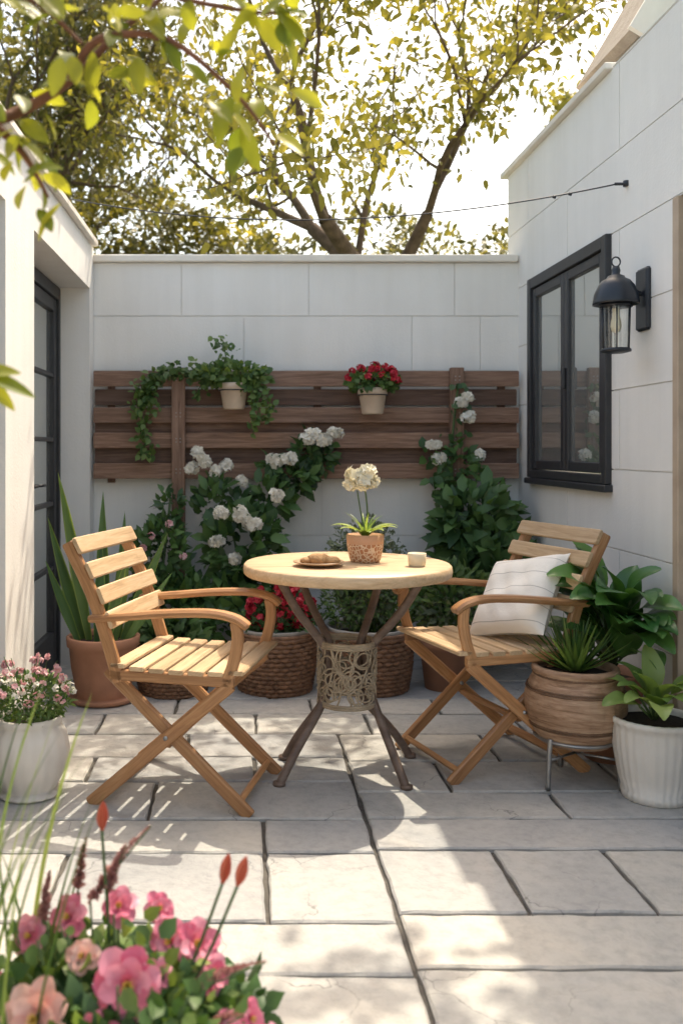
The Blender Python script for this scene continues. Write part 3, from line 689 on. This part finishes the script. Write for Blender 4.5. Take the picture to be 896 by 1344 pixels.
a.build('broad_leaves',[L_broad,M_stem],bp_)
lw=pot('white_pot_of_small_flowers',(-.715,3.06,0),[(0,0),(.075,0),(.1,.004),(.104,.014),(.08,.016),(.09,.03),(.12,.09),(.128,.15),(.118,.205),(.1,.232),(.103,.24),(.108,.258),(.102,.264),(.094,.255),(.092,.235)],M_white,rib(16,.03),(.092,.24),96)
a=Acc(); blob(a,(0,0,.32),(.14,.13,.08),1200,.022,0,wr=.4)
for k in range(85):
    d=rdir(1)[0]; d[2]=abs(d[2]); c=np.array((0,0,.325))+d*np.array((.145,.13,.085)); florets(a,c,.006,4,.011,random.choice((1,1,2)))
for k in range(14):
    th=random.uniform(0,6.28); a.tube([(0,0,.25),(.1*math.cos(th),.1*math.sin(th),.4+random.uniform(0,.05))],.0015,4,3)
    florets(a,(.1*math.cos(th),.1*math.sin(th),.41+random.uniform(0,.03)),.007,5,.01,1)
a.build('small_flower_mound',[L_mid,F_palep,F_white,M_stem],lw)

def hpot(name,loc,mat):
    e=pot(name,loc,[(0,0),(.05,0),(.056,.006),(.07,.1),(.078,.103),(.08,.135),(.074,.138),(.068,.11)],mat,soil=(.068,.12))
    a=Acc(); a.torus((0,0,.1),.078,.003,32); a.tube([(0,.076,.1),(0,.12,.1),(0,.125,.03)],.003,6); a.build('pot_bracket',M_frame2,e); return e
h1=hpot('hanging_ivy_pot',(-.052,4.8,1.36),M_terral)
a=Acc(); blob(a,(0,-.01,.18),(.2,.09,.06),440,.036,0,wr=.8); blob(a,(.08,-.03,.14),(.08,.05,.06),80,.035,0,wr=.8)
vine(a,[(0,0,.14),(-.04,0,.26),(-.05,0,.33),(-.09,0,.36)],70,.022,.034,0,1)
for pts in ([(0.05,-.04,.15),(.12,-.06,.12),(.13,-.06,.0),(.1,-.06,-.13)],[(.0,-.04,.15),(.17,-.05,.1),(.19,-.05,.02),(.17,-.05,-.07)],[(-.05,0,.16),(-.16,0,.15),(-.2,.0,.08)],[(.06,-.05,.15),(.1,-.08,.1),(.1,-.07,-.08)]): vine(a,pts,50,.016,.034,0,1)
vine(a,[(-.06,0,.17),(-.2,.02,.2),(-.33,.05,.21),(-.43,.05,.17),(-.48,.05,.08),(-.49,.05,-.02),(-.47,.05,-.14),(-.475,.05,-.24)],230,.022,.038,0,1)
vine(a,[(-.2,.02,.2),(-.4,.05,.2),(-.45,.05,.1),(-.44,.05,-.02)],100,.02,.038,0,1)
vine(a,[(-.35,.04,.2),(-.5,.05,.14),(-.54,.05,.02)],50,.018,.036,0,1)
a.build('ivy_foliage',[L_mid,M_stem],h1)
h2=hpot('hanging_geranium_pot',(.675,4.8,1.335),M_terral)
a=Acc(); blob(a,(0,-.01,.17),(.13,.08,.06),420,.036,0,wr=.8)
for k in range(34):
    d=rdir(1)[0]; d[2]=abs(d[2]); c=np.array((0,-.02,.175))+d*np.array((.135,.08,.085)); florets(a,c,.012,7,.015,1)
a.build('geranium_foliage',[L_mid,F_red],h2)

cs=Acc()
for c,r,n,s in (((0.0,4.66,.62),(.21,.12,.24),250,.09),((.08,4.6,.42),(.2,.14,.18),220,.09),((-.13,4.74,.86),(.13,.07,.12),90,.075),((.14,4.76,.90),(.11,.06,.1),80,.075),((.27,4.8,1.0),(.12,.05,.09),110,.075),((.36,4.82,1.11),(.1,.05,.1),90,.065),((.16,4.78,1.05),(.07,.04,.06),30,.06)): blob(cs,c,r,n,s,0)
for pts in ([(0.02,4.7,0),(.0,4.7,.4),(-.08,4.75,.8),(-.2,4.8,1.04)],[(.04,4.7,0),(.06,4.72,.5),(.12,4.78,.85),(.3,4.82,1.05),(.44,4.84,1.22)],[(.06,4.7,0),(.1,4.7,.5),(.16,4.78,1.08)],[(.3,4.82,1.05),(.4,4.82,1.2),(.36,4.82,1.22)]):
    cs.tube(cat(pts,4),.006,6,1); vine(cs,pts[1:],20,.03,.06,0)
for x,z in ((-.21,1.09),(-.15,1.04),(-.27,1.06),(-.24,1.13),(-.1,1.07),(.156,1.09),(.235,1.10),(.36,1.23),(.475,1.24),(.33,1.21),(.42,1.2),(-.02,.985),(-.137,.70),(-.11,.83),(.02,.80),(.05,.78),(-.047,.60),(.156,.92),(-.02,.83)):
    y=4.55+ (.2 if z>.95 else 0); q=random.uniform(.7,1.15); w_=rdir(3)
    for j in range(3): florets(cs,(x+w_[j][0]*.018,y+w_[j][1]*.01,z+w_[j][2]*.014),(.022*q,.02*q,.018*q),10,.024,2,hemi=(0,-1,.5))
cs.build('white_flowering_climber',[L_dark,M_stem,F_white])
cs=Acc()
for c,r,n,s in (((1.19,4.66,.77),(.19,.1,.2),200,.105),((1.26,4.62,.56),(.18,.12,.2),230,.115),((1.07,4.7,.6),(.1,.08,.22),110,.085),((1.1,4.6,.35),(.22,.12,.2),260,.08),((1.12,4.8,1.08),(.08,.05,.1),50,.055)): blob(cs,c,r,n,s,0)
for pts in ([(1.12,4.75,0),(1.12,4.78,.7),(1.1,4.85,1.1),(1.14,4.87,1.5)],[(1.15,4.7,0),(1.16,4.7,.6),(1.22,4.76,1.1)],[(1.1,4.75,.5),(1.06,4.8,.9),(1.0,4.82,1.12)]):
    cs.tube(cat(pts,4),.006,6,1); vine(cs,pts[1:],60,.03,.055,0)
for x,z in ((1.02,1.10),(.99,1.18),(1.23,1.12),(1.17,1.32),(1.165,1.43),(1.135,1.40)):
    w_=rdir(3)
    for j in range(3): florets(cs,(x+w_[j][0]*.016,4.78,z+w_[j][2]*.012),(.02,.018,.016),9,.022,2,hemi=(0,-1,.5))
cs.build('white_flowering_climber',[L_dark,M_stem,F_white])
cs=Acc()
for c,r,n,s in (((-.42,4.66,.60),(.14,.1,.22),320,.06),((-.35,4.6,.36),(.22,.12,.18),420,.065),((-.22,4.6,.30),(.15,.12,.16),200,.065),((-.38,4.74,.86),(.06,.05,.1),60,.055)): blob(cs,c,r,n,s,0)
cs.tube([(-.4,4.7,0),(-.42,4.7,.5),(-.38,4.75,.9)],.007,6,1)
for x,z in ((-.46,.72),(-.37,.78),(-.5,.66),(-.3,.62)): florets(cs,(x,4.54,z),(.012,.012,.012),7,.016,2)
cs.build('rose_bush',[L_dark,M_stem,F_palep])

a=Acc()
p0=Vector((1.46,3.58,2.19)); p1=Vector((-.82,4.3,2.33)); pts=[]
for i in range(41):
    t=i/40; p=p0.lerp(p1,t); p.z-=.16*4*t*(1-t)*.75; pts.append(tuple(p))
a.tube(pts,.0028,6); a.tube([(1.51,3.58,2.19),(1.45,3.58,2.19)],.006,8); a.lathe([(0,-.01),(.012,-.01),(.012,.012),(0,.012)],(1.495,3.58,2.19),12)
for i in (3,4,15):
    q=Vector(pts[i]); a.tube([tuple(q),tuple(q+Vector((.012,0,-.004)))],.006,6)
a.build('string_light_wire',M_frame2)

# ------------------------------------------------------------ trees
def tree(name,base,lengths,r0,dir0,leafm,lsize,per,spread=.75,seedv=1,bark=M_bark,sig=.13,k=(2,3),wr=.5):
    rd=random.Random(seedv); A=Acc(); tips=[]
    def grow(p,d,r,dep):
        L=lengths[dep]*rd.uniform(.8,1.15); n=4; pts=[p.copy()]; dd=d.copy()
        for i in range(n):
            dd=(dd+Vector((rd.gauss(0,.13),rd.gauss(0,.13),rd.gauss(0,.1)+.03))).normalized(); p=p+dd*(L/n); pts.append(p.copy())
        r1=r*.7; A.tube(pts,[r+(r1-r)*i/n for i in range(n+1)],max(5,10-dep),0,False)
        if dep>=len(lengths)-3:
            tips.extend([tuple(q) for q in pts[1:]])
        if dep==len(lengths)-1: return
        kk=rd.randint(*k)+(1 if dep==0 else 0); az=rd.uniform(0,6.28)
        for j in range(kk):
            a_=az+j*2*math.pi/kk+rd.uniform(-.4,.4); sp=spread*rd.uniform(.55,1.15)
            o=Matrix.Rotation(a_,3,dd)@dd.orthogonal().normalized()
            nd=(dd*math.cos(sp)+o*math.sin(sp)); nd.z+=.08; nd.normalize()
            grow(p.copy(),nd,r1*rd.uniform(.62,.8),dep+1)
        if dep>0 and rd.random()<.6:
            o=Matrix.Rotation(rd.uniform(0,6.28),3,dd)@dd.orthogonal().normalized()
            grow(pts[2].copy(),(dd*.5+o).normalized(),r1*.55,min(dep+2,len(lengths)-1))
    grow(Vector(base),Vector(dir0).normalized(),r0,0)
    T=np.array(tips)
    # uneven density: some twigs are nearly bare, others carry dense clumps
    wgt=rng.random(len(T))**1.2; cnt=np.maximum(1,(per*2*wgt)).astype(int)
    P=np.repeat(T,cnt,axis=0); n=len(P); P=P+rng.normal(size=(n,3))*sig*.85
    D=nrm(rdir(n)+np.array([0,0,-.45])); Nn=nrm(rdir(n)*.8+np.array([0,0,.8]))
    leaves(A,P,D,Nn,lsize*(.6+.8*rng.random(n)),wr=wr,m=1)
    return A.build(name,[bark,leafm])
tree('broadleaf_tree',(2.25,8.4,0),[2.75,1.05,.9,.75,.6,.45],.16,(-.05,0,1),L_tree,.075,13,.66,11,sig=.15)
tree('broadleaf_tree',(-1.3,10.2,0),[2.9,1.0,.85,.7,.6,.5],.18,(0,0,1),L_tree2,.08,13,.66,5,sig=.17)
tree('broadleaf_tree',(-3.2,12,0),[3.2,1.2,1.0,.85,.7,.5],.2,(0,0,1),L_tree2,.12,8,.6,8)
tree('broadleaf_tree',(6.2,14,0),[3.3,1.3,1.1,.9,.7,.5],.2,(0,0,1),L_tree,.14,6,.6,21)
A=Acc()
for k in range(52):
    x=-3.4+8.4*random.random(); y=random.uniform(8.8,11.5); z=random.uniform(2.2,3.4)+(.5 if x<.6 else 0); blob(A,(x,y,z),(random.uniform(.4,.8),.5,random.uniform(.35,.6)),540,.085,random.choice((0,0,1)),out=(0,-.3,.8))
for k in range(20):
    x=-3.2+k*.42; A.tube([(x,10,0),(x+.1,10,1.4),(x+random.uniform(-.3,.3),10,2.8)],.05,6,2,False)
A.build('background_shrubs',[L_tree2,L_tree,M_bark])

A=Acc()
A.tube(cat([(-.62,.75,0),(-.66,.8,.8),(-.6,.85,1.6),(-.62,.9,2.6),(-.4,1.2,3.2)]),[.085-.0016*i for i in range(25)],12,0,False)
bough=[[(-.6,.85,1.45),(-.5,1.2,1.58),(-.4,1.45,1.67),(-.285,1.5,1.755),(-.21,1.5,1.83),(-.12,1.55,1.93)],
 [(-.285,1.5,1.755),(-.23,1.45,1.80),(-.12,1.45,1.80),(-.01,1.5,1.73),(.05,1.5,1.65)],
 [(-.62,.9,2.0),(-.4,1.3,1.98),(-.2,1.45,1.9),(.0,1.5,1.87),(.09,1.52,1.88)],
 [(-.4,1.45,1.67),(-.35,1.46,1.62),(-.31,1.45,1.55)],
 [(-.6,.9,1.8),(-.45,1.3,1.82),(-.33,1.4,1.84),(-.25,1.42,1.78)],
 [(-.64,.8,1.0),(-.5,1.25,1.2),(-.42,1.4,1.27)]]
for i,b_ in enumerate(bough):
    c=cat(b_,5); n=len(c); A.tube(c,[(.014 if i==0 else .008)*(1-.75*j/n) for j in range(n)],8,0,False)
def leafcl(pts,n,spread,size):
    P=np.array(pts,float); seg=rng.integers(0,len(P)-1,n); t=rng.random((n,1)); Q=P[seg]*(1-t)+P[seg+1]*t+rng.normal(size=(n,3))*spread
    for q in Q:
        d=Vector((random.gauss(.3,.45),random.gauss(0,.4),random.gauss(-.35,.4))).normalized()
        blade(A,tuple(q),tuple(d),(random.gauss(0,.4),random.gauss(-.5,.5),.7),size*random.uniform(.7,1.25),size*.5,'oval',random.uniform(.2,1.0),.25,7,1,random.uniform(-.4,.4))
leafcl(bough[0][2:],22,.028,.066); leafcl(bough[1][1:],30,.024,.064); leafcl(bough[2][2:],30,.028,.064); leafcl(bough[3][:],18,.022,.058); leafcl(bough[4][1:],22,.03,.064)
for dz_,dx_,L in ((-.35,1,.1),(-.9,1,.085),(.05,1,.07)): blade(A,(-.415,1.41,1.27),(dx_,.1,dz_),(0,-.8,.6),L,.03,'oval',.4,.25,9,1)
cb=[[(-.5,1.1,3.0),(.2,2.0,3.8),(1.0,2.9,4.3),(1.9,3.9,4.5),(2.5,4.6,4.5)],[(-.5,1.1,3.0),(.5,1.7,3.8),(1.5,2.3,4.2),(2.4,2.9,4.3)],[(.2,2.0,3.8),(.8,2.9,4.4),(1.3,4.2,4.7)]]
for c in cb:
    cc=cat(c,5); A.tube(cc,[.03*(1-.7*j/len(cc)) for j in range(len(cc))],8,0,False)
for c,r,n in (((1.3,2.75,4.2),(.35,.25,.2),130),((2.1,3.3,4.3),(.4,.3,.25),140),((1.7,4.1,4.6),(.5,.25,.2),110),((2.5,4.1,4.5),(.4,.3,.3),110),((2.3,2.6,4.2),(.3,.25,.2),80),((1.0,3.5,4.5),(.3,.2,.2),60),((1.75,2.4,4.2),(.3,.2,.2),80)):
    d=rdir(n); P=np.array(c)+d*np.array(r)*rng.random((n,1))**.5
    leaves(A,P,nrm(rdir(n)+np.array([0,0,-.4])),nrm(rdir(n)*.6+np.array([0,0,.8])),.1*(.6+.8*rng.random(n)),wr=.55,m=1)
A.build('overhanging_garden_tree',[M_barkr,L_fore])

# ------------------------------------------------------------ foreground flower planter
fp=grp('foreground_flower_planter',(-.2,1.5,0))
a=Acc(); a.lathe([(0,0),(.16,0),(.2,.12),(.215,.15),(.2,.155),(.19,.13)],seg=48); a.lathe([(.19,.13),(0,.14)],seg=24,m=1); a.build('planter_bowl',[M_terra,M_soil],fp)
a=Acc()
blob(a,(0,0,.2),(.24,.2,.1),700,.042,0,wr=.65,droop=.3); blob(a,(-.03,-.02,.22),(.21,.17,.09),450,.036,1,wr=.6); blob(a,(-.03,.02,.25),(.2,.15,.08),160,.035,8,wr=.6)
for k in range(26):
    th=random.uniform(0,6.28); rr=random.uniform(.03,.2); z=random.uniform(.28,.37); p=(rr*math.cos(th)-.02,rr*.8*math.sin(th),z)
    a.tube([(p[0]*.7,p[1]*.7,.18),p],.002,5,4); vine(a,[(p[0]*.9,p[1]*.9,.24),p],9,.012,.032,1)
def bigflower(c,ax,r,m,n=7):
    ax=Vector(ax).normalized(); o=ax.orthogonal().normalized()
    for ring,(tilt,rr,k) in enumerate(((.2,1,n),(.6,.75,n-1),(1.1,.4,4))):
        for j in range(k):
            q=Matrix.Rotation(2*math.pi*j/k+ring*.5+random.uniform(-.15,.15),3,ax)@o
            d=(q*math.cos(tilt)+ax*math.sin(tilt)); up=(ax*math.cos(tilt)-q*math.sin(tilt))
            blade(a,tuple(Vector(c)+q*r*.05),tuple(d),tuple(up),r*rr*random.uniform(.85,1.15),r*rr*.85,'petal',random.uniform(.1,.8),.3,8,m,random.uniform(-.2,.2),.06)
    for j in range(8):
        q=Matrix.Rotation(j*.8,3,ax)@o; a.tube([tuple(Vector(c)),tuple(Vector(c)+ax*r*.5+q*r*.14)],r*.025,5,5)
for (x,y,z,r,m,axx) in ((.02,-.08,.32,.056,2,(.1,-1,.35)),(-.115,-.11,.285,.052,3,(-.1,-1,.45)),(.12,.04,.315,.04,2,(.2,-.8,.6)),(.075,.06,.31,.036,2,(-.3,-.9,.5)),(-.1,.08,.34,.036,2,(-.4,-.7,.6)),(-.02,.1,.35,.032,2,(.2,-.8,.6)),(.05,.12,.335,.028,2,(.3,-.8,.6)),(-.16,.05,.325,.032,2,(-.4,-.8,.5)),(.18,-.06,.235,.03,2,(.5,-.9,.4)),(.21,-.03,.235,.026,2,(.6,-.8,.4)),(-.02,-.12,.27,.032,2,(0,-1,.3)),(-.2,-.03,.28,.03,2,(-.6,-.6,.6)),(.1,-.12,.24,.026,3,(.2,-1,.3)),(.15,.01,.28,.03,2,(.4,-.8,.5)),(.24,-.04,.21,.022,2,(.6,-.8,.5)),(-.06,-.02,.33,.028,3,(-.2,-.9,.5)),(.06,-.02,.3,.026,2,(.4,-.9,.4))):
    bigflower((x,y,z),axx,r,m)
    a.tube(cat([(x*.4,y*.4,.15),(x*.8,y*.8+.01,z*.75),(x,y+.012,z-.004)],4),.003,5,4)
for (x,y,z,tx) in ((-.04,.05,.505,.05),(.165,.02,.43,.35),(.19,0,.435,.5)):
    a.tube(cat([(x*.3,y*.3,.18),(x*.7,y*.8,z*.7),(x,y,z)],4),.0028,5,4)
    for j in range(6):
        th=j*1.047; blade(a,(x+.004*math.cos(th),y+.004*math.sin(th),z),(tx*.6+.12*math.cos(th),.12*math.sin(th),1),(math.cos(th),math.sin(th),0),.05,.024,'oval',.6,-.5,8,6)
def plume(p0,p1,n=260,w=.014):
    P0=np.array(p0);P1=np.array(p1); t=rng.random((n,1)); ax=nrm(P1-P0)
    P=P0+(P1-P0)*t+np.array([[0,0,.012]])*np.sin(t*3); d=nrm(rdir(n)+ax*.9); s=w*(1.2-t[:,0]); leaves(a,P,d,rdir(n),s,wr=.45,m=7); a.tube([p0,p1],.0015,5,4)
    a.tube([(p0[0]*.7,p0[1]*.7,.15),p0],.002,5,4)
plume((-.06,.05,.385),(.04,.08,.50),320); plume((-.09,.1,.38),(-.075,.1,.47)); plume((.09,-.02,.26),(.235,-.02,.32),340); plume((.12,0,.25),(.21,.03,.285)); plume((-.03,.05,.40),(-.0,.06,.475)); plume((.13,-.05,.22),(.2,-.08,.27)); plume((-.14,.05,.35),(-.13,.06,.43))
for k in range(40):
    x=random.uniform(-.28,-.13); y=random.uniform(-.15,.15); L=random.uniform(.3,.66); lean=random.uniform(-.3,.35)
    blade(a,(x,y,.12),(lean*.5,random.uniform(-.2,.1),1),(-1 if lean>0 else 1,-.6,.2),L,random.uniform(.01,.022),'grass',random.uniform(.1,.6),.4,12,random.choice((8,1,1)),random.uniform(-.5,.5))
a.build('flower_planting',[L_dark,L_mid,F_pink,F_peach,M_stem,F_yel,F_bud,F_plume,L_lime],fp)

# ------------------------------------------------------------ light, sky, camera
EL,AZ=60,34
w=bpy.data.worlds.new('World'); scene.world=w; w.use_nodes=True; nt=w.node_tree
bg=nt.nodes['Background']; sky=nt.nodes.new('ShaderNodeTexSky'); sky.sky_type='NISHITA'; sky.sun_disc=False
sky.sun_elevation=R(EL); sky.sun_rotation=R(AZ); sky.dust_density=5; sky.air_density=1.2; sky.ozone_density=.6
sky_gain=nt.nodes.new('ShaderNodeMix'); sky_gain.data_type='RGBA'; sky_gain.blend_type='MULTIPLY'; sky_gain.inputs[0].default_value=1
sky_gain.inputs[7].default_value=(2.95,2.75,2.42,1)   # sky colour boosted to whiten the sky and brighten the shade
nt.links.new(sky.outputs[0],sky_gain.inputs[6]); nt.links.new(sky_gain.outputs[2],bg.inputs[0]); bg.inputs[1].default_value=.15
S=Vector((math.cos(R(EL))*math.sin(R(AZ)),math.cos(R(EL))*math.cos(R(AZ)),math.sin(R(EL))))
sl=bpy.data.lights.new('sun','SUN'); sl.energy=5; sl.angle=R(.5); sl.color=(1,.89,.71)
so=bpy.data.objects.new('sun',sl); so.rotation_euler=S.to_track_quat('Z','Y').to_euler(); so.location=(3,6,8); col.objects.link(so)
cam=bpy.data.cameras.new('camera'); co=bpy.data.objects.new('camera',cam); col.objects.link(co)
co.location=(0,0,1.15); co.rotation_euler=(R(90),0,0); cam.sensor_width=36; cam.lens=32.14; cam.shift_x=128/1344; cam.shift_y=-82/1344
cam.clip_end=600; cam.clip_start=.05; cam.dof.use_dof=True; cam.dof.focus_distance=3.3; cam.dof.aperture_fstop=2.8
scene.camera=co
scene.view_settings.view_transform='Standard'; scene.view_settings.look='None'; scene.view_settings.exposure=0
